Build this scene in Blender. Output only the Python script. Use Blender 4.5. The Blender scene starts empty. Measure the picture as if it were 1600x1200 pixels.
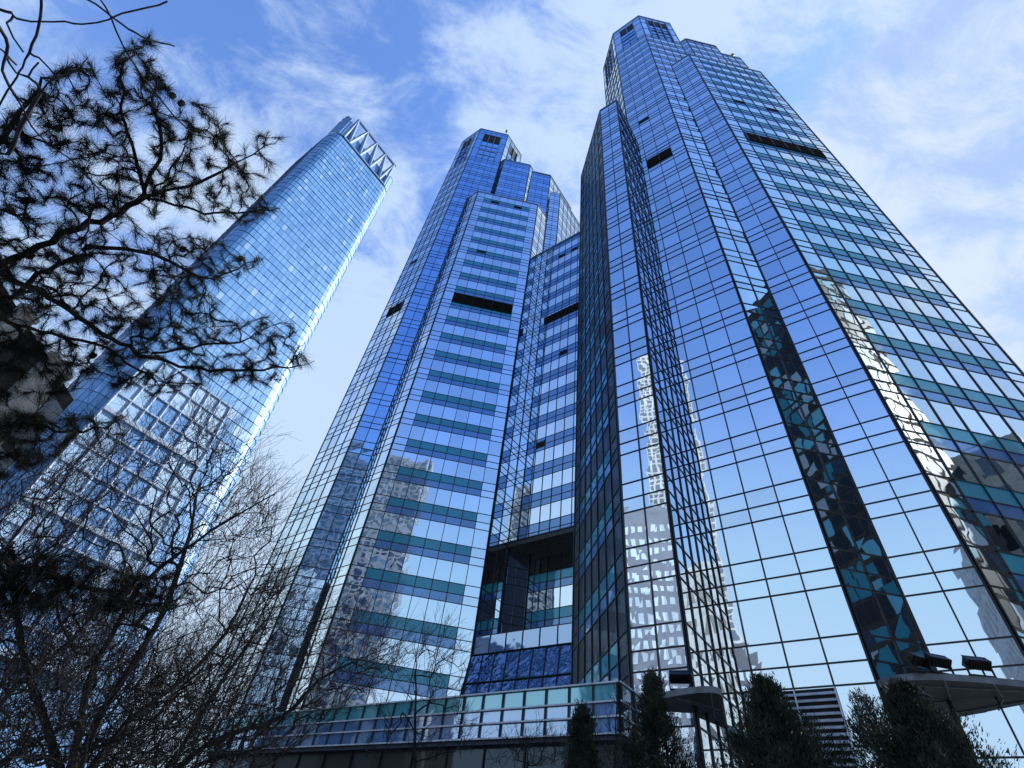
import bpy, math, random
import numpy as np
from mathutils import Matrix, Vector
random.seed(7); rng = np.random.default_rng(7)
sc = bpy.context.scene
col = sc.collection
R = math.radians

# ------------------------------------------------------------------ camera
FPX = 815.0
def nz(v):
    v = np.array(v, float); return v/np.linalg.norm(v)
_zc = nz([117, 799, -815])
_fc = np.array([-119, -814, -815.]); _fc = nz(_fc-_zc*_fc.dot(_zc))
_rc = np.cross(_fc, _zc)
HEAD = R(85.4)
_F = np.array([math.cos(HEAD), math.sin(HEAD), 0.]); _U = np.array([0, 0, 1.]); _Rt = np.cross(_F, _U)
CM = np.outer(_F, _fc)+np.outer(_U, _zc)+np.outer(_Rt, _rc)
EYE = np.array([0, 0, 1.6])
cam_d = bpy.data.cameras.new('camera'); cam = bpy.data.objects.new('camera', cam_d); col.objects.link(cam)
cam_d.sensor_width = 36; cam_d.lens = FPX/1600*36; cam_d.clip_start = 0.05; cam_d.clip_end = 20000
m4 = Matrix([list(CM[0])+[0], list(CM[1])+[0], list(CM[2])+[1.6], [0, 0, 0, 1]])
cam.matrix_world = m4
sc.camera = cam
def ray(px, py): return CM@nz([px-800, 600-py, -FPX])
def at(px, py, rg):
    return EYE+ray(px, py)*rg
def proj(p):
    c = CM.T@(np.array(p, float)-EYE)
    if c[2] > -0.1: return None
    return (800+FPX*c[0]/-c[2], 600-FPX*c[1]/-c[2])

# ------------------------------------------------------------------ world, sun, exposure
SUN_AZ, SUN_EL = 13.0, 37.0
sc.view_settings.view_transform = 'Standard'; sc.view_settings.look = 'None'
sc.view_settings.exposure = 1.15; sc.view_settings.gamma = 1
w = bpy.data.worlds.new('World'); sc.world = w; w.use_nodes = True
nt = w.node_tree; N = nt.nodes; L = nt.links; N.clear()
def nd(tree, t, **kw):
    n = tree.nodes.new(t)
    for k, v in kw.items():
        if k.startswith('i_'):
            key = k[2:]; key = int(key) if key.isdigit() else key.replace('_', ' ')
            n.inputs[key].default_value = v
        else: setattr(n, k, v)
    return n
def sky_world():
    out = nd(nt, 'ShaderNodeOutputWorld'); bg = nd(nt, 'ShaderNodeBackground'); bg.inputs[1].default_value = 0.13
    sky = nd(nt, 'ShaderNodeTexSky', sky_type='NISHITA', sun_disc=False)
    sky.sun_elevation = R(SUN_EL); sky.sun_rotation = R(90-SUN_AZ)
    sky.air_density = 1.0; sky.dust_density = 0.6; sky.ozone_density = 2.5
    tint = nd(nt, 'ShaderNodeMix', data_type='RGBA', blend_type='MULTIPLY'); tint.inputs[0].default_value = 1
    L.new(sky.outputs[0], tint.inputs[6]); tint.inputs[7].default_value = (SKY_TINT[0], SKY_TINT[1], SKY_TINT[2], 1)
    lim = nd(nt, 'ShaderNodeVectorMath', operation='MINIMUM'); L.new(tint.outputs[2], lim.inputs[0]); lim.inputs[1].default_value = (1.5, 2.1, 3.4)
    tc = nd(nt, 'ShaderNodeTexCoord'); sep = nd(nt, 'ShaderNodeSeparateXYZ'); L.new(tc.outputs['Generated'], sep.inputs[0])
    def m(op, a, b=None, clamp=False):
        n = nd(nt, 'ShaderNodeMath', operation=op); n.use_clamp = clamp
        for i, v in enumerate((a, b)):
            if v is None: continue
            if isinstance(v, (int, float)): n.inputs[i].default_value = v
            else: L.new(v, n.inputs[i])
        return n.outputs[0]
    zz = m('ADD', m('MAXIMUM', sep.outputs[2], 0.0), 0.22)
    cx = m('DIVIDE', sep.outputs[0], zz); cy = m('DIVIDE', sep.outputs[1], zz)
    comb = nd(nt, 'ShaderNodeCombineXYZ'); L.new(cx, comb.inputs[0]); L.new(cy, comb.inputs[1])
    mp = nd(nt, 'ShaderNodeMapping'); L.new(comb.outputs[0], mp.inputs[0])
    mp.inputs['Rotation'].default_value = (0, 0, R(25)); mp.inputs['Scale'].default_value = (1.0, 1.5, 1); mp.inputs['Location'].default_value = CLOUD_LOC
    n1 = nd(nt, 'ShaderNodeTexNoise', i_Scale=1.5, i_Detail=9.0, i_Roughness=0.56, i_Distortion=0.25); L.new(mp.outputs[0], n1.inputs['Vector'])
    n2 = nd(nt, 'ShaderNodeTexNoise', i_Scale=6.5, i_Detail=9.0, i_Roughness=0.66, i_Distortion=0.4); L.new(mp.outputs[0], n2.inputs['Vector'])
    s = m('ADD', m('MULTIPLY', n1.outputs[0], 0.55), m('MULTIPLY', n2.outputs[0], 0.45))
    # cloudier towards the sun (right), clear behind the camera
    bias = m('ADD', m('MULTIPLY', sep.outputs[0], 0.06), m('MULTIPLY', sep.outputs[1], 0.22))
    s = m('ADD', s, bias)
    sd_ = nd(nt, 'ShaderNodeVectorMath', operation='DOT_PRODUCT'); L.new(tc.outputs['Generated'], sd_.inputs[0])
    sd_.inputs[1].default_value = (math.cos(R(18))*math.cos(R(45)), math.sin(R(18))*math.cos(R(45)), math.sin(R(45)))
    s = m('ADD', s, m('MULTIPLY', m('MAXIMUM', m('SUBTRACT', sd_.outputs['Value'], 0.55), 0.0), 0.10))
    rp = nd(nt, 'ShaderNodeMapRange'); rp.interpolation_type = 'SMOOTHSTEP'
    L.new(s, rp.inputs[0]); rp.inputs[1].default_value = 0.485; rp.inputs[2].default_value = 0.64
    rp.inputs[3].default_value = 0.0; rp.inputs[4].default_value = 0.88
    sky_at = rp.outputs[0]
    # clouds towards the sun are whiter
    sx = nd(nt, 'ShaderNodeMapRange'); L.new(sep.outputs[0], sx.inputs[0]); sx.inputs[1].default_value = -0.1; sx.inputs[2].default_value = 0.8
    cc = nd(nt, 'ShaderNodeMix', data_type='RGBA'); L.new(sx.outputs[0], cc.inputs[0])
    cc.inputs[6].default_value = (2.15, 2.75, 3.6, 1); cc.inputs[7].default_value = (2.75, 3.1, 3.65, 1)
    # pale band at the horizon
    hz = nd(nt, 'ShaderNodeMapRange'); hz.interpolation_type = 'SMOOTHSTEP'
    hzz = m('SUBTRACT', sep.outputs[2], m('MULTIPLY', m('ABSOLUTE', sep.outputs[0]), 0.22)); L.new(hzz, hz.inputs[0]); hz.inputs[1].default_value = 0.0; hz.inputs[2].default_value = 0.72; hz.inputs[3].default_value = 0.95; hz.inputs[4].default_value = 0.0
    hm = nd(nt, 'ShaderNodeMix', data_type='RGBA'); L.new(hz.outputs[0], hm.inputs[0]); L.new(lim.outputs[0], hm.inputs[6]); hm.inputs[7].default_value = (2.35, 3.05, 3.7, 1)
    mx = nd(nt, 'ShaderNodeMix', data_type='RGBA'); L.new(sky_at, mx.inputs[0]); L.new(hm.outputs[2], mx.inputs[6]); L.new(cc.outputs[2], mx.inputs[7])
    L.new(mx.outputs[2], bg.inputs[0]); L.new(bg.outputs[0], out.inputs[0])
SKY_TINT = (0.80, 0.97, 1.30)
CLOUD_LOC = (3.1, 1.7, 0.0)
sky_world()
sd = bpy.data.lights.new('sun', 'SUN'); sd.energy = 3.2; sd.angle = R(0.5); sd.color = (1, 0.96, 0.9)
so = bpy.data.objects.new('sun', sd); col.objects.link(so)
sdir = Vector((math.cos(R(SUN_AZ))*math.cos(R(SUN_EL)), math.sin(R(SUN_AZ))*math.cos(R(SUN_EL)), math.sin(R(SUN_EL))))
so.rotation_euler = sdir.to_track_quat('Z', 'Y').to_euler()

# ------------------------------------------------------------------ materials
def mat(name): 
    m = bpy.data.materials.new(name); m.use_nodes = True
    return m, m.node_tree, m.node_tree.nodes['Principled BSDF']
def noise_mix(t, c1, c2, scale, detail=5, lo=0.35, hi=0.65, coord='Object'):
    tc = nd(t, 'ShaderNodeTexCoord'); n = nd(t, 'ShaderNodeTexNoise', i_Scale=scale, i_Detail=float(detail)); t.links.new(tc.outputs[coord], n.inputs['Vector'])
    mr = nd(t, 'ShaderNodeMapRange'); t.links.new(n.outputs[0], mr.inputs[0]); mr.inputs[1].default_value = lo; mr.inputs[2].default_value = hi
    mx = nd(t, 'ShaderNodeMix', data_type='RGBA'); t.links.new(mr.outputs[0], mx.inputs[0]); mx.inputs[6].default_value = (*c1, 1); mx.inputs[7].default_value = (*c2, 1)
    return mx.outputs[2], n
def plain(name, c1, c2=None, rough=0.6, metal=0.0, scale=3.0, bump=0.0):
    m, t, b = mat(name)
    c2 = c2 or tuple(x*0.75 for x in c1)
    o, n = noise_mix(t, c1, c2, scale); t.links.new(o, b.inputs['Base Color'])
    b.inputs['Roughness'].default_value = rough; b.inputs['Metallic'].default_value = metal
    if bump:
        bp = nd(t, 'ShaderNodeBump', i_Strength=1.0, i_Distance=bump); t.links.new(n.outputs[0], bp.inputs['Height']); t.links.new(bp.outputs[0], b.inputs['Normal'])
    return m
def glass(name, tint, body=(0.01, 0.025, 0.05), fac=0.85, fmax=1.0, rough=0.012, wave=0.0035, wscale=0.42, body_rough=0.4):
    """coated curtain-wall glass: mirror-like coat over a dark body, slightly wavy panes"""
    m = bpy.data.materials.new(name); m.use_nodes = True; t = m.node_tree; t.nodes.clear()
    out = nd(t, 'ShaderNodeOutputMaterial'); mix = nd(t, 'ShaderNodeMixShader')
    g = nd(t, 'ShaderNodeBsdfGlossy'); g.inputs['Roughness'].default_value = rough
    b = nd(t, 'ShaderNodeBsdfPrincipled'); b.inputs['Base Color'].default_value = (*body, 1); b.inputs['Roughness'].default_value = body_rough
    geo = nd(t, 'ShaderNodeNewGeometry'); tc = nd(t, 'ShaderNodeTexCoord')
    n = nd(t, 'ShaderNodeTexNoise', i_Scale=wscale, i_Detail=1.5, i_Roughness=0.4); n.noise_dimensions = '4D'
    t.links.new(tc.outputs['Object'], n.inputs['Vector'])
    w4 = nd(t, 'ShaderNodeMath', operation='MULTIPLY'); w4.inputs[1].default_value = 37.0; t.links.new(geo.outputs['Random Per Island'], w4.inputs[0]); t.links.new(w4.outputs[0], n.inputs['W'])
    bp = nd(t, 'ShaderNodeBump', i_Strength=1.0, i_Distance=wave*4); t.links.new(n.outputs[0], bp.inputs['Height']); t.links.new(bp.outputs[0], g.inputs['Normal'])
    # small tint differences from pane to pane + faint dirt
    mr = nd(t, 'ShaderNodeMapRange'); t.links.new(geo.outputs['Random Per Island'], mr.inputs[0]); mr.inputs[3].default_value = 0.84; mr.inputs[4].default_value = 1.02
    vm = nd(t, 'ShaderNodeMix', data_type='RGBA', blend_type='MULTIPLY'); vm.inputs[0].default_value = 1; vm.inputs[6].default_value = (*tint, 1); t.links.new(mr.outputs[0], vm.inputs[7])
    t.links.new(vm.outputs[2], g.inputs['Color'])
    lw = nd(t, 'ShaderNodeLayerWeight', i_Blend=0.35)
    fr = nd(t, 'ShaderNodeMapRange'); t.links.new(lw.outputs['Facing'], fr.inputs[0]); fr.inputs[3].default_value = fac; fr.inputs[4].default_value = fmax
    t.links.new(fr.outputs[0], mix.inputs[0]); t.links.new(b.outputs[0], mix.inputs[1]); t.links.new(g.outputs[0], mix.inputs[2]); t.links.new(mix.outputs[0], out.inputs[0])
    return m
G_BLUE = glass('blue_mirror_glass', (0.78, 0.90, 1.0), fac=0.94)
G_DEEP = glass('dimmed_reflection_glass', (0.42, 0.66, 0.98), fac=0.9)  # same tower glass darkened: dimmer sky reflection put into the tint
G_PALE = glass('brightened_reflection_glass', (0.92, 0.98, 1.0), fac=0.96)  # same tower glass lightened: bright sky reflection put into the tint
G_TEAL = glass('teal_spandrel_glass', (0.35, 0.75, 0.95), body=(0.0, 0.23, 0.34), fac=0.12, fmax=0.34, rough=0.06)
G_SPAN = glass('blue_spandrel_glass', (0.40, 0.62, 0.90), body=(0.02, 0.12, 0.40), fac=0.34, fmax=0.55, rough=0.05)
G_DARK = glass('dark_vision_glass', (0.35, 0.48, 0.62), body=(0.003, 0.005, 0.009), fac=0.08, fmax=0.14, rough=0.02)
G_FAR = glass('far_tower_glass', (0.52, 0.74, 0.98), body=(0.05, 0.19, 0.46), fac=0.26, fmax=0.20, rough=0.6, wave=0.0)  # far tower glass bodies lightened: distance haze put into the colour
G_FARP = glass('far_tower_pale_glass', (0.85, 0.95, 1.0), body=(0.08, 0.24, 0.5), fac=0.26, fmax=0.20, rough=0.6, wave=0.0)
M_MULL = plain('dark_mullion_metal', (0.012, 0.014, 0.02), rough=0.35, metal=0.4)
M_FIN = plain('grey_mullion_metal', (0.22, 0.25, 0.30), (0.12, 0.14, 0.18), rough=0.4, metal=0.5, scale=1.2)
M_BODY = plain('tower_body_panel', (0.02, 0.035, 0.07), rough=0.5, scale=0.4)
M_ROOF = plain('roof_membrane', (0.12, 0.13, 0.14), rough=0.9, scale=0.5)
M_BLACK = plain('opening_shade_black', (0.004, 0.005, 0.007), rough=0.8)  # flat black plates: shade inside openings and louvres put into the colour
M_LOUV = plain('louvre_blade_dark', (0.035, 0.04, 0.05), rough=0.5, metal=0.3)
M_LOUVP = plain('louvre_blade_pale', (0.55, 0.6, 0.68), (0.4, 0.44, 0.5), rough=0.45, metal=0.2, scale=2)
M_CAN = plain('canopy_grey_metal', (0.16, 0.18, 0.21), (0.09, 0.10, 0.12), rough=0.45, metal=0.3, scale=1.5)
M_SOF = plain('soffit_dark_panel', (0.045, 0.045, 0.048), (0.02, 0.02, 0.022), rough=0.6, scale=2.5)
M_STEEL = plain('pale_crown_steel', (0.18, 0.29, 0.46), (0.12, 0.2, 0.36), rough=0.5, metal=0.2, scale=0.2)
M_STONE = plain('warm_stone_cladding', (0.42, 0.39, 0.34), (0.30, 0.28, 0.25), rough=0.8, scale=1.3, bump=0.01)
M_DSTONE = plain('dark_stone_cladding', (0.05, 0.045, 0.04), (0.03, 0.028, 0.026), rough=0.95, scale=1.0)
M_CONC = plain('pale_concrete', (0.45, 0.47, 0.5), (0.3, 0.32, 0.35), rough=0.8, scale=0.5)
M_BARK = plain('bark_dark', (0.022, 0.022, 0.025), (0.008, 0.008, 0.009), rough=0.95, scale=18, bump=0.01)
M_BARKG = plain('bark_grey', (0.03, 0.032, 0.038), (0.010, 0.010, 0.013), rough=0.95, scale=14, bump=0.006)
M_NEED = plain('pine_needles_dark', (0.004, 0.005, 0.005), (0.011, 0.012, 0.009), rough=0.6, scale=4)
M_LEAF = plain('juniper_foliage', (0.012, 0.017, 0.013), (0.050, 0.060, 0.042), rough=0.7, scale=2.2)  # lighter second tone paints in sunlit sprays
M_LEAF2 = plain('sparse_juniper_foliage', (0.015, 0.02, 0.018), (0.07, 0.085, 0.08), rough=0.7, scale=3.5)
M_GROUND = plain('paving', (0.20, 0.20, 0.20), (0.14, 0.14, 0.145), rough=0.9, scale=0.15, bump=0.01)
M_LENS = plain('floodlight_lens', (0.4, 0.45, 0.5), rough=0.15, metal=0.6)

G_TEALB = glass('bright_teal_spandrel', (0.5, 0.85, 0.95), body=(0.01, 0.22, 0.32), fac=0.2, fmax=0.4, rough=0.05)
G_SPANB = glass('bright_blue_spandrel', (0.55, 0.75, 0.95), body=(0.03, 0.15, 0.40), fac=0.3, fmax=0.5, rough=0.05)
G_DARKR = glass('dark_reflecting_window', (0.35, 0.48, 0.62), body=(0.01, 0.02, 0.04), fac=0.3, fmax=0.6, wave=0)
G_TEALP = glass('podium_teal_glass', (0.6, 0.9, 1.0), body=(0.06, 0.42, 0.52), fac=0.35, fmax=0.7, rough=0.04, wave=0.006)
def varied_window():
    m, t, b = mat('varied_window'); geo = nd(t, 'ShaderNodeNewGeometry'); cr = nd(t, 'ShaderNodeValToRGB'); cr.color_ramp.interpolation = 'CONSTANT'
    t.links.new(geo.outputs['Random Per Island'], cr.inputs[0]); e = cr.color_ramp.elements
    e[0].position = 0; e[0].color = (0.004, 0.008, 0.015, 1); e[1].position = 0.4; e[1].color = (0.02, 0.16, 0.22, 1)
    for p, c in ((0.6, (0.01, 0.03, 0.06, 1)), (0.75, (0.10, 0.32, 0.42, 1)), (0.88, (0.26, 0.32, 0.38, 1))): q = e.new(p); q.color = c
    t.links.new(cr.outputs[0], b.inputs['Base Color']); b.inputs['Roughness'].default_value = 0.5; b.inputs['Specular IOR Level'].default_value = 0.12
    return m
G_VAR = varied_window()
G_ATR = glass('atrium_roof_glass', (0.55, 0.64, 0.80), body=(0.01, 0.02, 0.04), fac=0.5, fmax=0.9, wave=0.012, wscale=0.9)
M_BLACK2 = plain('floodlight_black', (0.012, 0.012, 0.014), rough=0.4, metal=0.3)
G_SPANP = glass('podium_blue_glass', (0.65, 0.80, 0.98), body=(0.14, 0.34, 0.72), fac=0.45, rough=0.03, wave=0.006)
M_LEDGE = plain('far_ledge_blue', (0.09, 0.19, 0.40), rough=0.6, scale=0.5)  # even blue for the floor ledges and thin crown bars
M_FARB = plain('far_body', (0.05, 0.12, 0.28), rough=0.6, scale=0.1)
M_PALEF = plain('pale_bay_frame', (0.34, 0.44, 0.6), rough=0.5, scale=0.3)
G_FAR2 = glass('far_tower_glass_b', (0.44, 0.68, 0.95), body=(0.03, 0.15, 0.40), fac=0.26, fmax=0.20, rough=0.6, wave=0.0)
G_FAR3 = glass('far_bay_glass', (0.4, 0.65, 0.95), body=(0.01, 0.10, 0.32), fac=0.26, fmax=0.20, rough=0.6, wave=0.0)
W_SKY = glass('pale_window', (0.8, 0.9, 1.0), body=(0.5, 0.6, 0.7), fac=0.4, wave=0)
G_DARKP = G_DARK
M_MIDW = plain('mid_grey_render_wall', (0.34, 0.38, 0.45), (0.2, 0.23, 0.28), rough=0.8, scale=0.3)
M_GREYB = plain('grey_panel_wall', (0.10, 0.13, 0.19), (0.07, 0.09, 0.14), rough=0.6, scale=0.3)

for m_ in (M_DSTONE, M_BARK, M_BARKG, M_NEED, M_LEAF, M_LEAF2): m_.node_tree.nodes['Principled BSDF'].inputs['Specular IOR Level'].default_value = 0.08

# ------------------------------------------------------------------ helpers
def V3_(p): return (float(p[0]), float(p[1]), float(p[2]))
class MB:
    def __init__(s): s.v = []; s.f = []; s.m = []; s.mats = []
    def mi(s, m):
        if m not in s.mats: s.mats.append(m)
        return s.mats.index(m)
    def poly(s, pts, m):
        i = len(s.v); s.v += [V3_(p) for p in pts]; s.f.append(tuple(range(i, i+len(pts)))); s.m.append(s.mi(m))
    def prism(s, pts, z0, z1, m, mtop=None):
        """pts counter-clockwise seen from above"""
        n = len(pts); i = len(s.v)
        s.v += [(float(p[0]), float(p[1]), float(z0)) for p in pts]+[(float(p[0]), float(p[1]), float(z1)) for p in pts]
        k = s.mi(m); kt = s.mi(mtop or m)
        for a in range(n):
            b = (a+1) % n; s.f.append((i+a, i+b, i+n+b, i+n+a)); s.m.append(k)
        s.f.append(tuple(i+n+a for a in range(n))); s.m.append(kt)
        s.f.append(tuple(i+a for a in reversed(range(n)))); s.m.append(k)
    def obox(s, c, ax, ay, az, m):
        """box: centre c and three half-extent vectors"""
        c, ax, ay, az = (np.array(q, float) for q in (c, ax, ay, az))
        i = len(s.v)
        for sz in (-1, 1):
            for sx, sy in ((-1, -1), (1, -1), (1, 1), (-1, 1)): s.v.append(V3_(c+ax*sx+ay*sy+az*sz))
        k = s.mi(m)
        for f in ((0, 3, 2, 1), (4, 5, 6, 7), (0, 1, 5, 4), (1, 2, 6, 5), (2, 3, 7, 6), (3, 0, 4, 7)):
            s.f.append(tuple(i+q for q in f)); s.m.append(k)
    def bar(s, a, b, wd, m, n=None, dp=None):
        a = np.array(a, float); b = np.array(b, float); d = b-a; l = np.linalg.norm(d); d = d/l
        up = np.array(n if n is not None else ([0, 0, 1] if abs(d[2]) < 0.9 else [1, 0, 0]), float)
        up = up-d*up.dot(d); up /= np.linalg.norm(up); sd_ = np.cross(d, up)
        s.obox((a+b)/2, d*l/2, sd_*wd/2, up*(dp or wd)/2, m)
    def tube(s, pts, rad, m, sides=5):
        pts = np.array(pts, float); n = len(pts); i0 = len(s.v); k = s.mi(m)
        up = np.array([0.31, 0.52, 0.79])
        for j in range(n):
            d = pts[min(j+1, n-1)]-pts[max(j-1, 0)]; d = d/(np.linalg.norm(d)+1e-9)
            a = np.cross(d, up); a /= np.linalg.norm(a)+1e-9; b = np.cross(d, a)
            for q in range(sides):
                t = 2*math.pi*q/sides; s.v.append(V3_(pts[j]+rad[j]*(a*math.cos(t)+b*math.sin(t))))
        for j in range(n-1):
            for q in range(sides):
                q2 = (q+1) % sides
                s.f.append((i0+j*sides+q, i0+j*sides+q2, i0+(j+1)*sides+q2, i0+(j+1)*sides+q)); s.m.append(k)
        s.f.append(tuple(i0+(n-1)*sides+q for q in range(sides))); s.m.append(k)
        s.f.append(tuple(i0+q for q in reversed(range(sides)))); s.m.append(k)
    def build(s, name, parent=None, origin=None, smooth=False):
        me = bpy.data.meshes.new(name)
        o3 = np.array(origin if origin is not None else (0, 0, 0), float)
        vv = [(a-o3[0], b-o3[1], c-o3[2]) for a, b, c in s.v] if origin is not None else s.v
        me.from_pydata(vv, [], s.f)
        for m in s.mats: me.materials.append(m)
        me.polygons.foreach_set('material_index', s.m)
        if smooth: me.polygons.foreach_set('use_smooth', [True]*len(s.f))
        me.update()
        o = bpy.data.objects.new(name, me); col.objects.link(o)
        if parent is not None:
            o.parent = parent
            o.location = (o3[0]-parent['_x'], o3[1]-parent['_y'], o3[2]-parent['_z'])
        elif origin is not None: o.location = V3_(o3)
        return o
def thing(name, loc, label, cat, group=None):
    o = bpy.data.objects.new(name, None); col.objects.link(o); o.location = V3_(loc); o.empty_display_size = 1
    o['label'] = label; o['category'] = cat; o['_x'], o['_y'], o['_z'] = V3_(loc)
    if group: o['group'] = group
    THINGS.append(o)
    return o
THINGS = []
def sub(mb, name, parent_obj, root):
    """build a sub-part in world coordinates below a part that itself has world coordinates"""
    o = mb.build(name); o.parent = parent_obj
    return o

# ------------------------------------------------------------------ ground
g = MB(); g.poly([(-6000, -6000, 0), (6000, -6000, 0), (6000, 6000, 0), (-6000, 6000, 0)], M_GROUND)
go = g.build('ground'); go['kind'] = 'structure'

# ------------------------------------------------------------------ curtain wall generator
FL = 4.45; Z0 = 17.03
def levels(zb, zt):
    """row boundaries with row kind: 'T' teal spandrel, 'S' blue spandrel, 'P' vision pane"""
    rows = []
    for k in range(-1, 40):
        t = Z0+FL*k
        for a, b, kd in ((t-1.15, t, 'T'), (t-2.10, t-1.15, 'S'), (t-4.45, t-2.10, 'P')):
            rows.append((a, b, kd, k))
    for a, b in ((5.85, 8.13), (3.3, 5.85), (0.25, 3.3)): rows.append((a, b, 'P', -3))
    out = []
    for a, b, kd, k in rows:
        a2, b2 = max(a, zb), min(b, zt)
        if b2-a2 > 0.25: out.append((a2, b2, kd, k))
    return sorted(out)
class Facade:
    """collects panes and mullions of one building"""
    def __init__(s): s.panes = []; s.grid = []; s.extra = []
    def face(s, p0, p1, zb, zt, nc, pick, mv=0.075, mh=0.065, dep=0.09, off=0.04, heavy=(), rows=None, mm=None, edge=0.09, tilt=0.004, skip=None):
        p0 = np.array(p0, float); p1 = np.array(p1, float); d = p1-p0; Ln = np.linalg.norm(d); d /= Ln
        n = np.array([d[1], -d[0]]); n3 = np.array([n[0], n[1], 0.]); d3 = np.array([d[0], d[1], 0.])
        mm = mm or M_MULL
        rows = rows or levels(zb, zt)
        mod = Ln/nc
        mb = MB()
        for (a, b, kd, k) in rows:
            for c in range(nc):
                if skip and skip(a, b, c): continue
                m = pick(kd, k, c, nc)
                q0 = p0+d*(c*mod); q1 = p0+d*((c+1)*mod)
                pts = []
                for (q, z) in ((q0, a), (q1, a), (q1, b), (q0, b)):
                    o = off+random.uniform(-tilt, tilt); pts.append((q[0]+n[0]*o, q[1]+n[1]*o, z))
                s.panes.append((pts, m))
        zt2 = max(r[1] for r in rows); zb2 = min(r[0] for r in rows)
        for c in range(nc+1):
            q = p0+d*(c*mod); wd = edge if c in (0, nc) else mv
            if c == 0: q = q+d*wd*0.5
            if c == nc: q = q-d*wd*0.5
            cc = np.array([q[0], q[1], (zb2+zt2)/2])+n3*(off+dep*0.5-0.02)
            mb.obox(cc, d3*wd/2, n3*dep/2, np.array([0, 0, (zt2-zb2)/2]), mm)
        zs = sorted(set([r[0] for r in rows]+[zt2]))
        for z in zs:
            wd = mh*2.4 if any(abs(z-h) < 0.3 for h in heavy) else mh
            cc = np.array([*(p0+d*Ln/2), z])+n3*(off+dep*0.5-0.032)
            mb.obox(cc, d3*(Ln/2-edge-0.002), n3*(dep/2-0.012), np.array([0, 0, wd/2]), mm)
        s.grid.append(mb)
        return n3, d3, mod
    def finish(s, root, pane_name='window_pane'):
        sc_ = []
        for i, (pts, m) in enumerate(s.panes):
            pr = [proj(p) for p in pts]
            if any(p is None for p in pr): sc_.append(0); continue
            cx = sum(p[0] for p in pr)/4; cy = sum(p[1] for p in pr)/4
            if not (-20 < cx < 1620 and -20 < cy < 1220): sc_.append(0); continue
            a = 0
            for j in range(4): a += pr[j][0]*pr[(j+1) % 4][1]-pr[(j+1) % 4][0]*pr[j][1]
            # orientation: only panes whose outer side faces the camera
            e1 = np.subtract(pts[1], pts[0]); e2 = np.subtract(pts[3], pts[0]); nn = np.cross(e1, e2)
            if nn.dot(EYE-np.array(pts[0])) <= 0: a = 0
            sc_.append(abs(a)/2)
        order = sorted(range(len(sc_)), key=lambda i: -sc_[i])
        top = set([i for i in order[:100] if sc_[i] > 0]) if len(order) > 100 else set(order)
        rest = MB()
        for i, (pts, m) in enumerate(s.panes):
            if i in top:
                b = MB(); b.poly(pts, m); b.build(pane_name, root, origin=np.mean(pts, axis=0))
            else: rest.poly(pts, m)
        if rest.v:
            o = rest.build(pane_name, root, origin=(root['_x'], root['_y'], 0)); o['kind'] = 'stuff'
        for mb in s.grid:
            mb.build('mullion_grid', root, origin=mb.v[0])
def pick_all(m, teal=None):
    return lambda kd, k, c, nc: m
def pick_band(glassm, teal=G_TEAL, span=G_SPAN):
    def f(kd, k, c, nc):
        if kd == 'P' or c == 0 or c == nc-1 or k < -1: return glassm
        return teal if kd == 'T' else span
    return f
def louvre(root, p0, d3, n3, c0, c1, mod, za, zb, m=M_LOUV, off=0.05, pitch=0.3, name='louvre_band', open_side=True):
    mb = MB(); a = np.array([p0[0], p0[1], 0.])+d3*(c0*mod); b = np.array([p0[0], p0[1], 0.])+d3*(c1*mod)
    mid = (a+b)/2; hl = np.linalg.norm(b-a)/2-0.03
    mb.obox(mid+n3*(off+0.012)+np.array([0, 0, (za+zb)/2]), d3*hl, n3*0.006, np.array([0, 0, (zb-za)/2]), M_BLACK)
    z = za+pitch/2
    while z < zb:
        mb.obox(mid+n3*(off+0.09)+np.array([0, 0, z]), d3*hl, n3*0.06+np.array([0, 0, -0.06]), np.array([0, 0, 0.012])+n3*0.012, m); z += pitch
    nb = int(round(c1-c0))
    for i in range(nb+1):
        q = a+(b-a)*i/nb; mb.obox(q+n3*(off+0.10)+np.array([0, 0, (za+zb)/2]), d3*0.03, n3*0.07, np.array([0, 0, (zb-za)/2]), M_MULL if m is M_LOUV else M_LOUVP)
    return mb.build(name, root, origin=mid+np.array([0, 0, za]))
def open_window(root, p0, d3, n3, c0, mod, za, zb, off=0.05):
    a = np.array([p0[0], p0[1], 0.])+d3*((c0+0.5)*mod); h = (zb-za)/2
    mb = MB(); mb.obox(a+n3*(off+0.015)+np.array([0, 0, (za+zb)/2]), d3*(mod/2-0.06), n3*0.008, np.array([0, 0, h]), M_BLACK)  # black plate painted as the dark interior, no hole behind it
    for s_ in (-1, 1): mb.obox(a+d3*s_*(mod/2-0.05)+n3*(off+0.06)+np.array([0, 0, (za+zb)/2]), d3*0.03, n3*0.05, np.array([0, 0, h]), M_MULL)
    o = mb.build('open_window', root, origin=a+np.array([0, 0, za]))
    sb = MB(); dn = n3*math.sin(R(14))-np.array([0, 0, math.cos(R(14))])
    hh = h*0.42; top = np.array([0, 0, zb-za-0.05])+n3*(off+0.07); sb.obox(top+dn*hh, d3*(mod/2-0.09), dn*hh, np.cross(d3, dn)*0.015, G_DEEP)
    q = sb.build('sash'); q.parent = o
    return o

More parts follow.
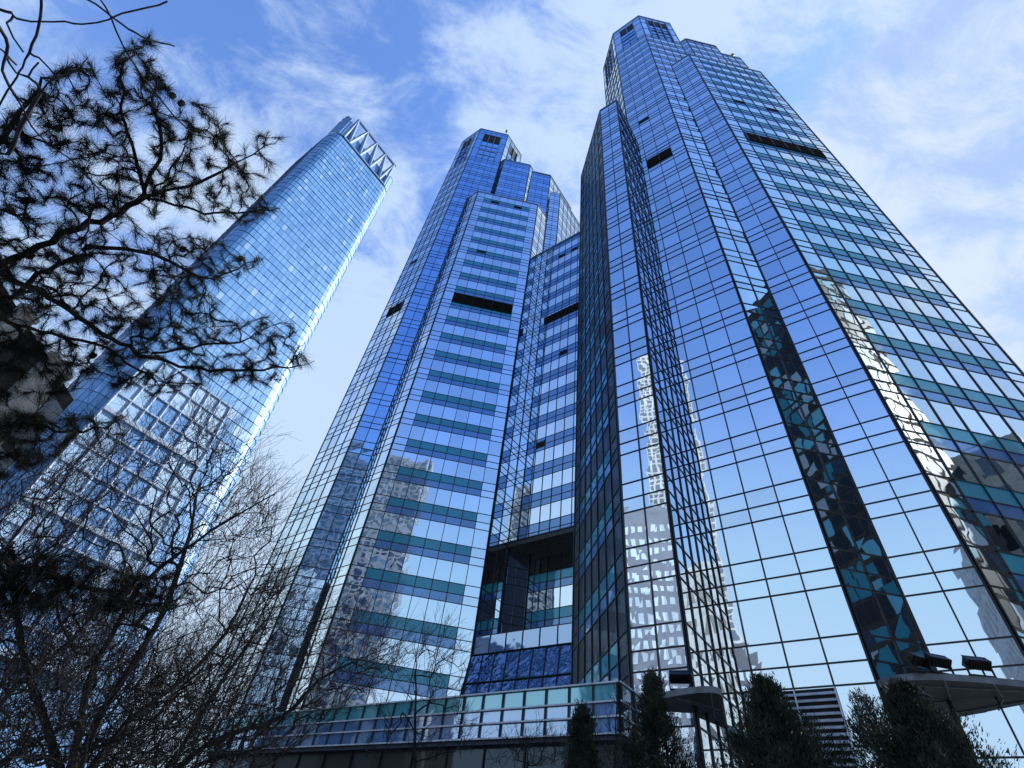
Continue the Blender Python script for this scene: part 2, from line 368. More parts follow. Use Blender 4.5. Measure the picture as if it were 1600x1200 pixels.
# ------------------------------------------------------------------ the twin towers
F1L = (14.94, 27.40); V1 = (19.876, 22.468); V2 = (23.105, 22.468); V3 = (25.545, 20.029); V4 = (39.65, 20.029)
C45 = (42.30, 22.679)
CORE = [(14.94, 27.4), (19.876, 22.468), (28.10, 22.468), (33.04, 27.4), (33.04, 35.6), (28.1, 40.5), (19.876, 40.5), (14.94, 35.6)]
ROOF_CORE, ROOF_WING, RA, RB, RC = 162.5, 117.3, 142.5, 140.9, 132.5
def tower(dx, dy, label, left):
    S = lambda p: (p[0]+dx, p[1]+dy)
    base = S((26, 30)); root = thing('glass_tower', (base[0], base[1], 0), label, 'tower', 'twin blue glass towers')
    body = MB()
    body.prism([S(p) for p in CORE], 0, ROOF_CORE-0.3, M_BODY, M_ROOF)
    body.prism([S(p) for p in ((22.9, 22.66), V2, V3, V4, C45, (44.5, 24.9), (44.5, 39), (22.9, 39))], 0, ROOF_WING-0.25, M_BODY, M_ROOF)
    body.prism([S(p) for p in ((27.7, 23.12), (29.15, 21.67), (36.2, 21.67), (37.03, 22.5), (37.03, 39.5), (27.7, 39.5))], ROOF_WING-1, RA-0.25, M_BODY, M_ROOF)
    body.prism([S(p) for p in ((36.9, 22.5), (42.1, 22.5), (49.8, 30.2), (49.8, 39.7), (36.9, 39.7))], ROOF_WING-1, RB-0.25, M_BODY, M_ROOF)
    body.prism([S(p) for p in ((41.5, 23.05), (45.2, 23.05), (53.2, 31.05), (53.2, 39.9), (41.5, 39.9))], 0, RC-0.25, M_BODY, M_ROOF)
    if not left:
        body.prism([(12.07, 24.54), (14.935, 27.405), (15.2, 37.85), (10.0, 37.85), (10.0, 26.61)], 0, 95.1, M_BODY, M_ROOF)
    body.build('tower_body', root, origin=(base[0], base[1], 0))
    F = Facade(); heavyl = [60.4, 78.2, 96.0, 113.8, 131.6]
    def void_core(a, b, c, lo, hi): return lo <= c < hi and a > 141.0 and b < 159.8
    # core faces
    crown_rows = lambda zb: [r for r in levels(zb, 141.7)]+[(141.7, 148.2, 'P', 28), (148.2, 154.7, 'P', 29), (154.7, 159.2, 'P', 30), (159.2, 161.0, 'T', 31), (161.0, 162.5, 'T', 32)]
    chm = G_DEEP if left else G_BLUE
    n, d, mod = F.face(S(F1L), S(V1), 0.25, ROOF_CORE, 4, pick_all(G_PALE if left else G_BLUE), rows=crown_rows(0.25), heavy=heavyl, skip=(lambda a, b, c: (1 <= c < 3 and 141.5 < a < 159)))
    def crown_opening(p, d_, n_, c0, c1, mod_, slots):
        mb = MB(); a = np.array([p[0], p[1], 0.])+d_*c0*mod_; b = np.array([p[0], p[1], 0.])+d_*c1*mod_; mid = (a+b)/2; hl = np.linalg.norm(b-a)/2
        mb.obox(mid-n_*0.0+n_*0.012+np.array([0, 0, 150.45]), d_*hl, n_*0.008, np.array([0, 0, 8.75]), M_BLACK)
        for (z0, z1) in ((141.7, 147.2), (147.35, 153.5)):
            mb.obox(mid+n_*0.03+np.array([0, 0, (z0+z1)/2]), d_*(hl-0.05), n_*0.006, np.array([0, 0, (z1-z0)/2]), G_DEEP)
        for i in range(slots+1):
            q = a+(b-a)*i/slots; mb.obox(q+n_*0.16+np.array([0, 0, 150.45]), d_*0.09, n_*0.16, np.array([0, 0, 8.9]), M_FIN)
        for z in (144.2, 147.3, 150.4, 153.6): mb.obox(mid+n_*0.08+np.array([0, 0, z]), d_*hl, n_*0.04, np.array([0, 0, 0.09]), M_MULL)
        mb.build('crown_opening', root, origin=mid+np.array([0, 0, 141.7]))
    crown_opening(S(F1L), d, n, 1, 3, mod, 2)
    louvre(root, S(F1L), d, n, 1, 3, mod, 74.2, 76.7)
    open_window(root, S(F1L), d, n, 1, mod, 91.3, 92.4)
    if not left: louvre(root, S(F1L), d, n, 1, 3, mod, 0.6, 10.4, m=M_LOUVP, pitch=0.27, name='ventilation_louvre')
    n, d, mod = F.face(S(V1), S((28.10, 22.468)), 0.25, ROOF_CORE, 5, pick_all(chm), rows=crown_rows(0.25), heavy=heavyl, tilt=0.012, skip=lambda a, b, c: (c >= 2 and b < ROOF_WING-3) or (1 <= c < 4 and 141.5 < a < 159))
    crown_opening(S(V1), d, n, 1, 4, mod, 3)
    n, d, mod = F.face(S((28.10, 22.468)), S((33.04, 27.4)), 112, ROOF_CORE, 4, pick_all(G_PALE), rows=crown_rows(112), skip=lambda a, b, c: (1 <= c < 3 and 141.5 < a < 159))
    crown_opening(S((28.10, 22.468)), d, n, 1, 3, mod, 2)
    n, d, mod = F.face(S((14.94, 35.6)), S(F1L), 60 if not left else 0.3, ROOF_CORE, 5, pick_all(G_PALE), rows=crown_rows(60 if not left else 0.3), skip=lambda a, b, c: (1 <= c < 4 and 141.5 < a < 159))
    crown_opening(S((14.94, 35.6)), d, n, 1, 4, mod, 3)
    # wing
    F.face(S(V2), S(V3), 0.25, ROOF_WING, 2, pick_all(G_PALE if left else G_BLUE), edge=0.11)
    n, d, mod = F.face(S(V3), S(V4), 0.25, ROOF_WING, 8, pick_band(G_BLUE), edge=0.11)
    louvre(root, S(V3), d, n, 1, 7, mod, 74.4, 77.1, pitch=0.25)
    for c, z in (((2, 113.3), (5, 113.3), (2, 91.8)) if left else ((2, 91.5), (5, 91.5))): open_window(root, S(V3), d, n, c, mod, z, z+1.1)
    F.face(S(V4), S(C45), 0.25, ROOF_WING, 2, pick_all(G_PALE))
    F.face(S((27.7, 23.12)), S((29.15, 21.67)), 115, RA, 1, pick_all(G_BLUE))
    F.face(S((29.15, 21.67)), S((36.2, 21.67)), 115, RA, 4, pick_all(G_DEEP if left else G_BLUE), heavy=[142.5])
    F.face(S((36.2, 21.67)), S((37.03, 22.5)), 115, RA, 1, pick_all(G_PALE))
    F.face(S((37.04, 22.5)), S((42.1, 22.5)), 115, RB, 3, pick_all(G_DEEP if left else G_BLUE))
    F.face(S((42.1, 22.5)), S((49.8, 30.2)), 115, RB, 6, pick_all(G_PALE))
    F.face(S((42.35, 23.05)), S((45.2, 23.05)), 0.3 if left else 95, RC, 2, pick_all(G_BLUE))
    F.face(S((45.2, 23.05)), S((53.2, 31.05)), 0.3 if left else 95, RC, 6, pick_all(G_PALE))
    if not left:
        F.face((10.0, 37.85), (10.0, 26.61), 0.25, 95.3, 7, pick_band(G_DARK, teal=G_TEALB, span=G_SPANB), edge=0.14)
        F.face((10.0, 26.61), (12.07, 24.54), 0.25, 95.3, 2, pick_all(G_BLUE))
        F.face((12.07, 24.54), (14.935, 27.405), 0.25, 95.3, 3, pick_all(G_PALE))
    F.finish(root)
    # parapets along each roof line
    def rim(pts, z, h=0.5, raw=False):
        pp = MB()
        for a, b in zip(pts[:-1], pts[1:]):
            a, b = (a, b) if raw else (S(a), S(b))
            pp.bar((*a, z), (*b, z), 0.24, M_FIN, dp=h)
        pp.build('roof_parapet', root, origin=(*(pts[0] if raw else S(pts[0])), z))
    rim(CORE+[CORE[0]], ROOF_CORE, 0.45)
    rim([V2, V3, V4, C45, (44.5, 24.9)], ROOF_WING+0.1, 0.4); rim([(27.7, 23.12), (29.15, 21.67), (36.2, 21.67), (37.03, 22.5)], RA+0.1); rim([(37.03, 22.5), (42.1, 22.5), (49.8, 30.2)], RB+0.1)
    rim([(45.2, 23.05), (53.2, 31.05)], RC+0.1)
    if not left: rim([(10, 37.8), (10, 26.6), (12.07, 24.54), (14.9, 27.4)], 95.3)
    # roof mast
    mp = S((41.2, 22.9)) if not left else S((27.3, 22.9)); zt = RB if not left else ROOF_CORE
    mm = MB(); mm.tube([(mp[0], mp[1], zt-0.3), (mp[0], mp[1], zt+3.6)], [0.09, 0.06], M_FIN, 6)
    for j in range(4):
        z = zt+3.3+0.3*j; rr = [0.2, 0.42, 0.42, 0.2][j]
        mm.tube([(mp[0], mp[1], z), (mp[0], mp[1], z+0.3)], [rr, [0.42, 0.46, 0.2, 0.02][j]], M_FIN, 8)
    mm.build('roof_mast', root, origin=(mp[0], mp[1], zt))
    return root
T_R = tower(0, 0, 'nearest blue glass tower filling the right side, with louvres and canopies at its foot', False)
T_L = tower(-35.3, 35.3, 'farther twin glass tower left of centre, teal-banded, standing behind the low glazed podium', True)

# right tower canopies
def slab(root, pts, z0, z1, name, msof=M_SOF, mside=M_CAN):
    mb = MB(); n = len(pts); i = 0
    lo = [(p[0], p[1], z0) for p in pts]; hi = [(p[0], p[1], z1) for p in pts]
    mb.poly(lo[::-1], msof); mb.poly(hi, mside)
    for a in range(n):
        b = (a+1) % n; mb.poly([lo[a], lo[b], hi[b], hi[a]], mside)
    return mb.build(name, root, origin=(*pts[0], z0))
def curve(p, n=8):
    out = []
    for t in np.linspace(0, 1, n):
        q = [np.array(x, float) for x in p]
        while len(q) > 1: q = [q[i]*(1-t)+q[i+1]*t for i in range(len(q)-1)]
        out.append(tuple(q[0]))
    return out
cR = [(19.75, 22.3)]+curve([(19.75, 22.0), (19.9, 20.3), (22.0, 20.0), (25.0, 19.3), (29.5, 18.9), (33, 19.3), (34, 20.0)], 16)+[(33.9, 20.0), (25.53, 20.0), (23.1, 22.4)]
o = slab(T_R, cR, 10.26, 10.52, 'entrance_canopy')
cL = [(10.1, 26.42), (10.35, 25.2)]+curve([(10.6, 24.4), (11.3, 22.9), (12.2, 22.1), (12.6, 23.0)], 8)+[(12.95, 23.75), (14.9, 27.3), (12.07, 24.5)]
slab(T_R, cL, 8.95, 9.2, 'side_canopy')

def seams(lines, z, name):
    mb = MB()
    for a, b in lines: mb.bar((*a, z), (*b, z), 0.05, M_CAN, dp=0.05)
    mb.build(name, T_R, origin=(*lines[0][0], z))
seams([((20.1, 21.0), (22.2, 22.3)), ((21.2, 20.35), (23.1, 22.3)), ((23.0, 19.9), (24.4, 21.0)), ((25.2, 19.5), (25.6, 19.95)), ((27.5, 19.1), (27.6, 19.95)), ((30, 19.0), (30, 19.95)), ((20.6, 21.5), (25.4, 19.75))], 10.24, 'canopy_rib')
seams([((11.0, 24.0), (12.4, 24.6)), ((11.9, 22.6), (13.6, 25.8)), ((11.4, 24.0), (13.2, 24.6))], 8.93, 'canopy_rib')

# floodlights on the canopies
def floodlight(loc, aim, label, wd=0.95):
    t = thing('floodlight', loc, label, 'floodlight', 'floodlights on the canopies')
    loc = np.array(loc, float); a = nz([math.cos(R(aim)), math.sin(R(aim)), 0]); s_ = np.array([-a[1], a[0], 0]); u = np.array([0, 0, 1.])
    k = nz(a*0.75+u*0.66); up = np.cross(s_, k)*-1
    hb = MB(); c = loc+u*0.50
    hb.obox(c, s_*wd/2, k*0.16, up*0.20, M_BLACK2)
    for i in range(9): hb.obox(c-k*0.18+s_*(i-4)*wd/10, s_*0.012, k*0.07, up*0.18, M_BLACK2)
    hb.obox(c+k*0.165+up*0.19, s_*wd/2, k*0.05, up*0.02, M_BLACK2)
    hb.build('housing', t, origin=c)
    lb = MB(); lb.obox(c+k*0.166, s_*(wd/2-0.05), k*0.006, up*0.15, M_LENS); lb.build('lens', t, origin=c)
    bb = MB()
    for sg in (-1, 1): bb.obox(loc+s_*sg*(wd/2+0.03)+u*0.26, s_*0.02, a*0.04, u*0.26, M_BLACK2)
    bb.obox(loc+u*0.02, s_*(wd/2+0.05), a*0.06, u*0.02, M_BLACK2)
    bb.build('bracket', t, origin=loc)
def onz(px, py, z):
    r = ray(px, py); return EYE+r*((z-1.6)/r[2])
for (px, py, z, aim, lb) in ((1442, 1051, 10.52, 100, 'black floodlight on the right canopy, leftmost of the three there'),
                             (1474, 1053, 10.52, 90, 'black floodlight in the middle of the three on the right canopy'),
                             (1536, 1057, 10.52, 80, 'black floodlight on the right canopy nearest the frame edge'),
                             (1066, 1078, 9.2, 60, 'black floodlight alone on the small left canopy')):
    floodlight(onz(px, py, z), aim, lb)

# ------------------------------------------------------------------ link building between the towers
lk = thing('link_building', (12, 56, 0), 'mid-height glass block bridging the gap between both towers above a deep recess', 'building')
b = MB(); b.prism([(7.0, 57.95), (17.5, 47.45), (26, 56), (15.5, 66.4)], 32.9, 101.1, M_BODY, M_ROOF)
b.prism([(9.5, 60.5), (20, 50), (26, 56), (15.5, 66.4)], 0, 32.9, M_BODY, M_ROOF)
b.build('building_body', lk, origin=(12, 56, 0))
F = Facade()
n, d, mod = F.face((7.0, 57.95), (17.4, 47.55), 33.2, 101.2, 10, pick_band(G_PALE, teal=G_SPAN, span=G_SPAN), heavy=[33.2])
louvre(lk, (7.0, 57.95), d, n, 1.6, 9.5, mod, 74.6, 76.8)
for c, z in ((3, 95.0), (5, 95.0), (4, 64.3), (2, 46.6)): open_window(lk, (7.0, 57.95), d, n, c, mod, z, z+1.1)
F.face((9.5, 60.5), (19.9, 50.1), 11, 32.9, 8, pick_band(G_PALE, teal=G_TEAL, span=G_SPAN))
F.finish(lk)
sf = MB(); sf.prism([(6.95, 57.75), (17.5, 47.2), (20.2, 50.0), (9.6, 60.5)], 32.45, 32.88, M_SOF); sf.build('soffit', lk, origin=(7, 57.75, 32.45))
pr = MB(); pr.bar((7.1, 57.8, 101.3), (17.4, 47.5, 101.3), 0.3, M_FIN, dp=0.45); pr.build('roof_parapet', lk, origin=(7, 57.8, 101.3))

# ------------------------------------------------------------------ podium
pd = thing('podium_building', (0, 36, 0), 'low glazed podium with teal top row across the foot of both towers', 'building')
PL = (-14.0, 48.56); PR = (8.98, 25.58)
b = MB(); b.prism([(-13.5, 48.06+0.6), (9.0, 26.2), (9.9, 26.9), (9.9, 40), (4.3, 55.2), (-13.5, 55.2)], 0, 7.4, M_BODY, M_ROOF)
b.prism([(-14, 48.56), (8.98, 25.58), (10.0, 26.6), (10.0, 40), (4.3, 55.2), (-14, 55.2)], 7.4, 9.55, M_BODY, M_ROOF)
b.build('podium_body', pd, origin=(0, 36, 0))
F = Facade()
def pk(kd, k, c, nc): return {'T': G_TEALP, 'S': G_SPANP, 'P': G_SPANP}[kd]
prow = [(7.62, 8.27, 'P', 0), (8.27, 8.87, 'S', 0), (8.87, 9.65, 'T', 0)]
F.face(PL, PR, 7.6, 9.65, 25, pk, rows=prow, mv=0.07, mh=0.06, dep=0.12, tilt=0.004)
F.face(PR, (10.0, 26.6), 7.6, 9.65, 1, lambda *a: G_PALE, rows=prow, dep=0.12, mh=0.06)
F.face((-13.4, 48.56), (9.02, 26.14), 0.3, 7.4, 13, lambda *a: G_DARKP, rows=[(0.3, 2.6, 'P', 0), (2.6, 5.0, 'P', 0), (5.0, 7.4, 'P', 0)], dep=0.1, off=0.02)
F.finish(pd)
cp = MB()
for z in (7.62, 8.27, 8.87, 9.65):
    cp.bar((PL[0]-0.1, PL[1]-0.1, z), (PR[0]-0.1, PR[1]-0.1, z), 0.06, M_LOUVP, dp=0.07)
    cp.bar((PR[0]+0.02, PR[1]-0.14, z), (10.05, 26.5, z), 0.06, M_LOUVP, dp=0.07)
cp.build('transom_rail', pd, origin=(PR[0], PR[1], 7.6))
# sloped atrium roof
at_ = thing('atrium_roof', (5, 50, 0), 'sloping glass atrium roof rising in the recess behind the podium', 'roof')
A0 = np.array([3.4, 48.6, 9.6]); A1 = np.array([14.0, 38.0, 9.6]); B0 = np.array([4.35, 55.1, 19.0]); B1 = np.array([16.8, 43.2, 19.0])
gl = MB(); fr = MB(); nC, nR = 12, 3
for i in range(nC):
    for j in range(nR):
        def P_(u, v): return (A0*(1-u)+A1*u)*(1-v)+(B0*(1-u)+B1*u)*v
        gl.poly([P_(i/nC, j/nR), P_((i+1)/nC, j/nR), P_((i+1)/nC, (j+1)/nR), P_(i/nC, (j+1)/nR)], G_ATR)
nn = nz(np.cross(A1-A0, B0-A0))
for i in range(nC+1): fr.bar(P_(i/nC, 0)+nn*0.04, P_(i/nC, 1)+nn*0.04, 0.08, M_MULL, n=nn)
for j in range(nR+1): fr.bar(P_(0, j/nR)+nn*0.05, P_(1, j/nR)+nn*0.05, 0.09, M_MULL, n=nn)
bk = MB()
bk.poly([(4.3, 55.2, 9.6), (16.9, 43.2, 9.6), (16.9, 43.2, 18.98), (4.3, 55.2, 18.98)], M_BODY)
bk.poly([(4.3, 55.2, 19.0), (16.9, 43.2, 19.0), (20, 50, 19.0), (9.4, 60.4, 19.0)], M_ROOF)
bk.build('deck', at_, origin=(5, 50, 9.6))
gl.build('roof_glazing', at_, origin=(5, 50, 9.6)); fr.build('roof_frame', at_, origin=(5, 50, 9.6))
F = Facade(); F.face((4.5, 55.4), (17, 43.4), 19.02, 20.9, 9, pick_all(G_SPANP), rows=[(19.05, 20.9, 'P', 0)]); F.finish(at_, 'parapet_pane')

# ------------------------------------------------------------------ far tower with a truss crown
def far_tower():
    t = thing('round_cornered_tower', (-105, 140, 0), 'distant tapering tower with rounded corners and open zigzag crown, at left', 'tower')
    def ring(z):
        """plan outline at height z; front face direction 45 deg, normal (1,-1)"""
        f_ = z/331.0
        azl = 131.3; azr = 112.2+4.7*(f_**0.75)
        # front plane leans back slightly
        cx, cy = (-94.6-2.0*f_, 135.2+2.0*f_)
        def hit(az):
            r = np.array([math.cos(R(az)), math.sin(R(az))]); d = np.array([.7071, .7071])
            tt, s_ = np.linalg.solve(np.array([d, -r]).T, -np.array([cx, cy])); return tt
        tl, tr = hit(azl), hit(azr); d = np.array([.7071, .7071]); nb = np.array([-.7071, .7071]); c = np.array([cx, cy])
        rr = 6.0; W = tr-tl; pts = []
        DEP = 44-6*f_
        def arc(u0, v0, a0, a1):
            for k in range(7):
                a = R(a0+(a1-a0)*k/6); pts.append(c+d*(u0+rr*math.cos(a))+nb*(v0+rr*math.sin(a)))
        nF = 18
        for k in range(nF+1): pts.append(c+d*(tl+rr+(W-2*rr)*k/nF))
        arc(tr-rr, rr, -90, 0)
        for k in range(1, 12): pts.append(c+d*tr+nb*(rr+(DEP-2*rr)*k/12))
        arc(tr-rr, DEP-rr, 0, 90)
        for k in range(1, 12): pts.append(c+d*(tr-rr-(W-2*rr)*k/12)+nb*DEP)
        arc(tl+rr, DEP-rr, 90, 180)
        for k in range(1, 12): pts.append(c+d*tl+nb*(DEP-rr-(DEP-2*rr)*k/12))
        arc(tl+rr, rr, 180, 270)
        return np.array(pts[:-1])
    ZC = 300.0; mb = MB(); led = MB(); zs = np.arange(0, ZC+0.1, 4.2)
    prev = ring(zs[0])
    for a, bz in zip(zs[:-1], zs[1:]):
        nxt = ring(bz); n_ = len(prev)
        cen = prev.mean(axis=0)
        for i in range(n_):
            j = (i+1) % n_
            e = prev[j]-prev[i]; nn_ = np.array([e[1], -e[0]]); nn_ = nn_/np.linalg.norm(nn_)
            o1 = 0.10+random.uniform(-.03, .03); o0 = 0.30+random.uniform(-.08, .08)
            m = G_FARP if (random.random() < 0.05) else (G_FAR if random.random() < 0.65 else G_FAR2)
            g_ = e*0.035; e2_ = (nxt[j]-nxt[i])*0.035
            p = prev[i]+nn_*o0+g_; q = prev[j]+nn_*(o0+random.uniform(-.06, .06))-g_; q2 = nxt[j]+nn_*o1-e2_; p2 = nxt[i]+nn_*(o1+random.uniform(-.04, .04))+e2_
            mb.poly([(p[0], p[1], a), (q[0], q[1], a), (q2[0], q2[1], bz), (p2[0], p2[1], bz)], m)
            # ledge under each shingled pane
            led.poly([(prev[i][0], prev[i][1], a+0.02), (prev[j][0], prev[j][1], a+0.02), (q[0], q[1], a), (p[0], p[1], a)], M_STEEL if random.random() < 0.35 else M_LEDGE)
        prev = nxt
    bd = MB(); zz_ = [0, 60, 120, 180, 240, ZC]
    sh = lambda z: (lambda r_: r_.mean(axis=0)+(r_-r_.mean(axis=0))*0.985)(ring(z))
    for za, zb_ in zip(zz_[:-1], zz_[1:]):
        ra, rb = sh(za), sh(zb_); n_ = len(ra)
        for i in range(n_):
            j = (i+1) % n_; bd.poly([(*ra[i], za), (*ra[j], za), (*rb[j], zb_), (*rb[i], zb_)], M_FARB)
    R1 = sh(ZC)
    bd.poly([(*p, ZC) for p in R1], M_ROOF)
    bd.build('tower_shaft', t, origin=(-105, 140, 0)); o = mb.build('shingle_glazing', t, origin=(-105, 140, 0)); led.build('floor_ledge', t, origin=(-105, 140, 0))
    # crown
    top = ring(331.0); base = ring(ZC); cr = MB(); gz = MB()
    fl, fr_ = base[0]+0, base[18]; tl_, tr_ = top[0], top[18]
    inn = np.array([-.7071, .7071])
    a0 = np.array([*fl, ZC]); a1 = np.array([*fr_, ZC]); b0 = np.array([*tl_, 328.0]); b1 = np.array([*tr_, 328.0])
    fn = np.array([.7071, -.7071, 0])
    lerp = lambda p, q, u: p*(1-u)+q*u
    cr.bar(lerp(b0, b1, -0.02), lerp(b0, b1, 1.04), 1.2, M_STEEL); cr.bar(a0, a1, 1.3, M_STEEL)
    nz_ = 4
    for i in range(nz_):
        u0 = i/nz_; um = (i+0.5)/nz_; u1 = (i+1)/nz_
        cr.bar(lerp(b0, b1, u0), lerp(a0, a1, um), 1.25, M_STEEL); cr.bar(lerp(a0, a1, um), lerp(b0, b1, u1), 1.25, M_STEEL)
        cr.bar(lerp(b0, b1, u0+0.02)-fn*0.9, lerp(a0, a1, um-0.07)-fn*0.9, 0.5, M_LEDGE)
        # glazed lower triangles
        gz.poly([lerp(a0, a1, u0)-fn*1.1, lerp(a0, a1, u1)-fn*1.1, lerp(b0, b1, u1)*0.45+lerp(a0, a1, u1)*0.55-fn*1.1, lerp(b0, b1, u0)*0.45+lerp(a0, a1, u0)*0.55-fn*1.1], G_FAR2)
    # rear and side frames of the crown
    back = np.array([-.7071*34, .7071*34, 0])
    for p, q in ((a0, b0), (a1, b1)):
        cr.bar(p, q, 1.2, M_STEEL); cr.bar(p+back, q+back, 1.2, M_STEEL); cr.bar(q, q+back, 1.1, M_STEEL)
    cr.bar(b0+back, b1+back, 1.1, M_STEEL)
    # horn panels at the rounded corners
    for (seq, hh) in (([0, -1, -2, -3, -4, -5, -6, -7], 1.0), ([18, 19, 20, 21, 22, 23, 24, 25], 0.62)):
        for k in range(len(seq)-1):
            i, j = seq[k], seq[k+1]
            h1 = ZC+26*hh*(0.45+0.55*math.sin(math.pi*(k+0.5)/len(seq))); h2 = h1
            pa, pb = base[i], base[j]; ta = lerp(base[i], top[i], (h1-ZC)/31); tb = lerp(base[j], top[j], (h2-ZC)/31)
            th = inn*0.4
            gz.poly([(*pa, ZC), (*pb, ZC), (*tb, h2), (*ta, h1)], G_FAR2); gz.poly([(*(pa+th), ZC), (*(ta+th), h1), (*(tb+th), h2), (*(pb+th), ZC)], G_FAR2)
            cr.bar((*ta, h1), (*tb, h2), 0.6, M_STEEL); cr.bar((*pa, ZC), (*ta, h1), 0.35, M_STEEL)
    cr.build('crown_truss', t, origin=(*fl, ZC)); gz.build('crown_glazing', t, origin=(*fl, ZC))
    # big framed bay low on the front face
    bay = MB(); fb = MB()
    r0, r1 = ring(30), ring(112)
    q00 = np.array([*lerp(r0[0], r0[18], 0.02), 30]); q10 = np.array([*lerp(r0[0], r0[18], 0.82), 30]); q01 = np.array([*lerp(r1[0], r1[18], 0.04), 112]); q11 = np.array([*lerp(r1[0], r1[18], 0.75), 112])
    fo = fn*1.6
    Q = lambda u, v: lerp(lerp(q00, q10, u), lerp(q01, q11, u), v)+fo
    for i in range(7):
        for j in range(14): bay.poly([Q(i/7, j/14), Q((i+1)/7, j/14), Q((i+1)/7, (j+1)/14), Q(i/7, (j+1)/14)], G_FAR3 if 1 < i < 5 and j < 12 else G_FARP)
    for i in range(8): fb.bar(Q(i/7, 0)+fn*0.2, Q(i/7, 1)+fn*0.2, 0.55, M_PALEF)
    for j in range(15): fb.bar(Q(0, j/14)+fn*0.25, Q(1, j/14)+fn*0.25, 0.5 if j % 5 else 1.3, M_PALEF)
    bay.build('atrium_bay', t, origin=V3_(q00)); fb.build('bay_frame', t, origin=V3_(q00))
far_tower()

# ------------------------------------------------------------------ stone building at left
sb = thing('stone_building', (-52, 40, 0), 'dark building with pale stone piers behind the pine at the left edge', 'building')
X0 = -45.8; YE = 52.9; H = 38.0
b = MB(); b.prism([(X0-25, 29), (X0, 29), (X0, YE), (X0-25, YE)], 0, H, M_DSTONE, M_ROOF); b.build('building_body', sb, origin=(-52, 40, 0))
y = YE; i = 0
for wd, kd in ((3.6, 'g'), (3.6, 's'), (4.5, 'd'), (2.0, 's'), (4.0, 'g'), (2.6, 's')):
    y1 = y-wd
    if kd == 's':
        q = MB(); q.obox((X0+0.35, (y+y1)/2, H/2), (0.35, 0, 0), (0, wd/2, 0), (0, 0, H/2), M_STONE)
        q.obox((X0+0.45, (y+y1)/2, H+0.3), (0.45, 0, 0), (0, wd/2+0.1, 0), (0, 0, 0.3), M_STONE)
        q.build('stone_pier', sb, origin=(X0, (y+y1)/2, 0))
    elif kd == 'g':
        q = MB(); z = 0.4
        while z < H-3:
            q.obox((X0+0.06, (y+y1)/2, z+2.1), (0.03, 0, 0), (0, wd/2-0.15, 0), (0, 0, 1.35), G_DARK); z += 3.6
        q.build('window_strip', sb, origin=(X0, (y+y1)/2, 0))
    y = y1

# ------------------------------------------------------------------ buildings behind the camera (seen mirrored in the glass)
def city_block(name, c, w_, d_, h, rot, label, wall, glassm, nc, nd_, fh=3.8, frame=0.30, pier=0.45):
    t = thing(name, (c[0], c[1], 0), label, 'building')
    u = np.array([math.cos(R(rot)), math.sin(R(rot))]); v = np.array([-u[1], u[0]]); c = np.array(c, float)
    P = [c-u*w_/2-v*d_/2, c+u*w_/2-v*d_/2, c+u*w_/2+v*d_/2, c-u*w_/2+v*d_/2]
    b = MB(); b.prism(P, 0, h, wall, M_ROOF); b.build('building_body', t, origin=(c[0], c[1], 0))
    for k in range(4):
        p, q = P[k], P[(k+1) % 4]; dd = q-p; ln = np.linalg.norm(dd); dd /= ln; n_ = np.array([dd[1], -dd[0]]); ncol = nc if k % 2 == 0 else nd_; md = ln/ncol
        wn = MB(); z = 1.0
        while z+fh < h-1:
            for i in range(ncol):
                m_ = p+dd*(i+0.5)*md+n_*0.02
                wn.obox((m_[0], m_[1], z+fh*0.5), (*(dd*md*pier/1.0*1.0*0.72), 0), (n_[0]*0.03, n_[1]*0.03, 0), (0, 0, fh*0.5*(1-frame)), glassm)
            z += fh
        o_ = wn.build('window_grid', t, origin=(c[0], c[1], 0)); o_['kind'] = 'stuff'
    rf = MB(); rf.prism([c-u*w_*.3-v*d_*.3, c+u*w_*.3-v*d_*.3, c+u*w_*.3+v*d_*.3, c-u*w_*.3+v*d_*.3], h, h+4, wall, M_ROOF); rf.build('plant_room', t, origin=(c[0], c[1], h))
city_block('office_tower', (-187, -80), 34, 26, 266, 30, 'slim pale high-rise mirrored in the right tower', M_CONC, G_DARKR, 12, 9, fh=3.6)
city_block('office_block', (-80, -12), 22, 24, 74, 28, 'grey office block with square pale windows mirrored in the narrow corner wing', M_GREYB, W_SKY, 13, 14, fh=2.9, frame=0.42, pier=0.40)
city_block('office_block', (-60, -18), 10, 9, 40, 30, 'low dark blue block mirrored at the foot of the right tower', M_BODY, W_SKY, 8, 6, fh=3.4)
city_block('apartment_tower', (-55, -211), 62, 30, 218, 2, 'textured grey apartment tower mirrored low in the left tower', M_MIDW, G_DARKR, 14, 8, fh=4.2, frame=0.42)
city_block('dark_tower', (78, -33), 16, 24, 128, -10, 'dark glass tower mirrored in the right wing and corner', M_DSTONE, G_VAR, 6, 9, fh=4.4, frame=0.2, pier=0.58)
city_block('stone_office', (120, -42), 60, 26, 74, -26, 'beige stone office with tall windows mirrored at the far right', M_STONE, G_DARK, 14, 6, fh=6.5, frame=0.35, pier=0.38)
city_block('concrete_block', (-61, -106), 30, 24, 88, 40, 'pale concrete block mirrored beside the right canopy', M_CONC, G_DARK, 6, 6, fh=9, frame=0.5, pier=0.3)

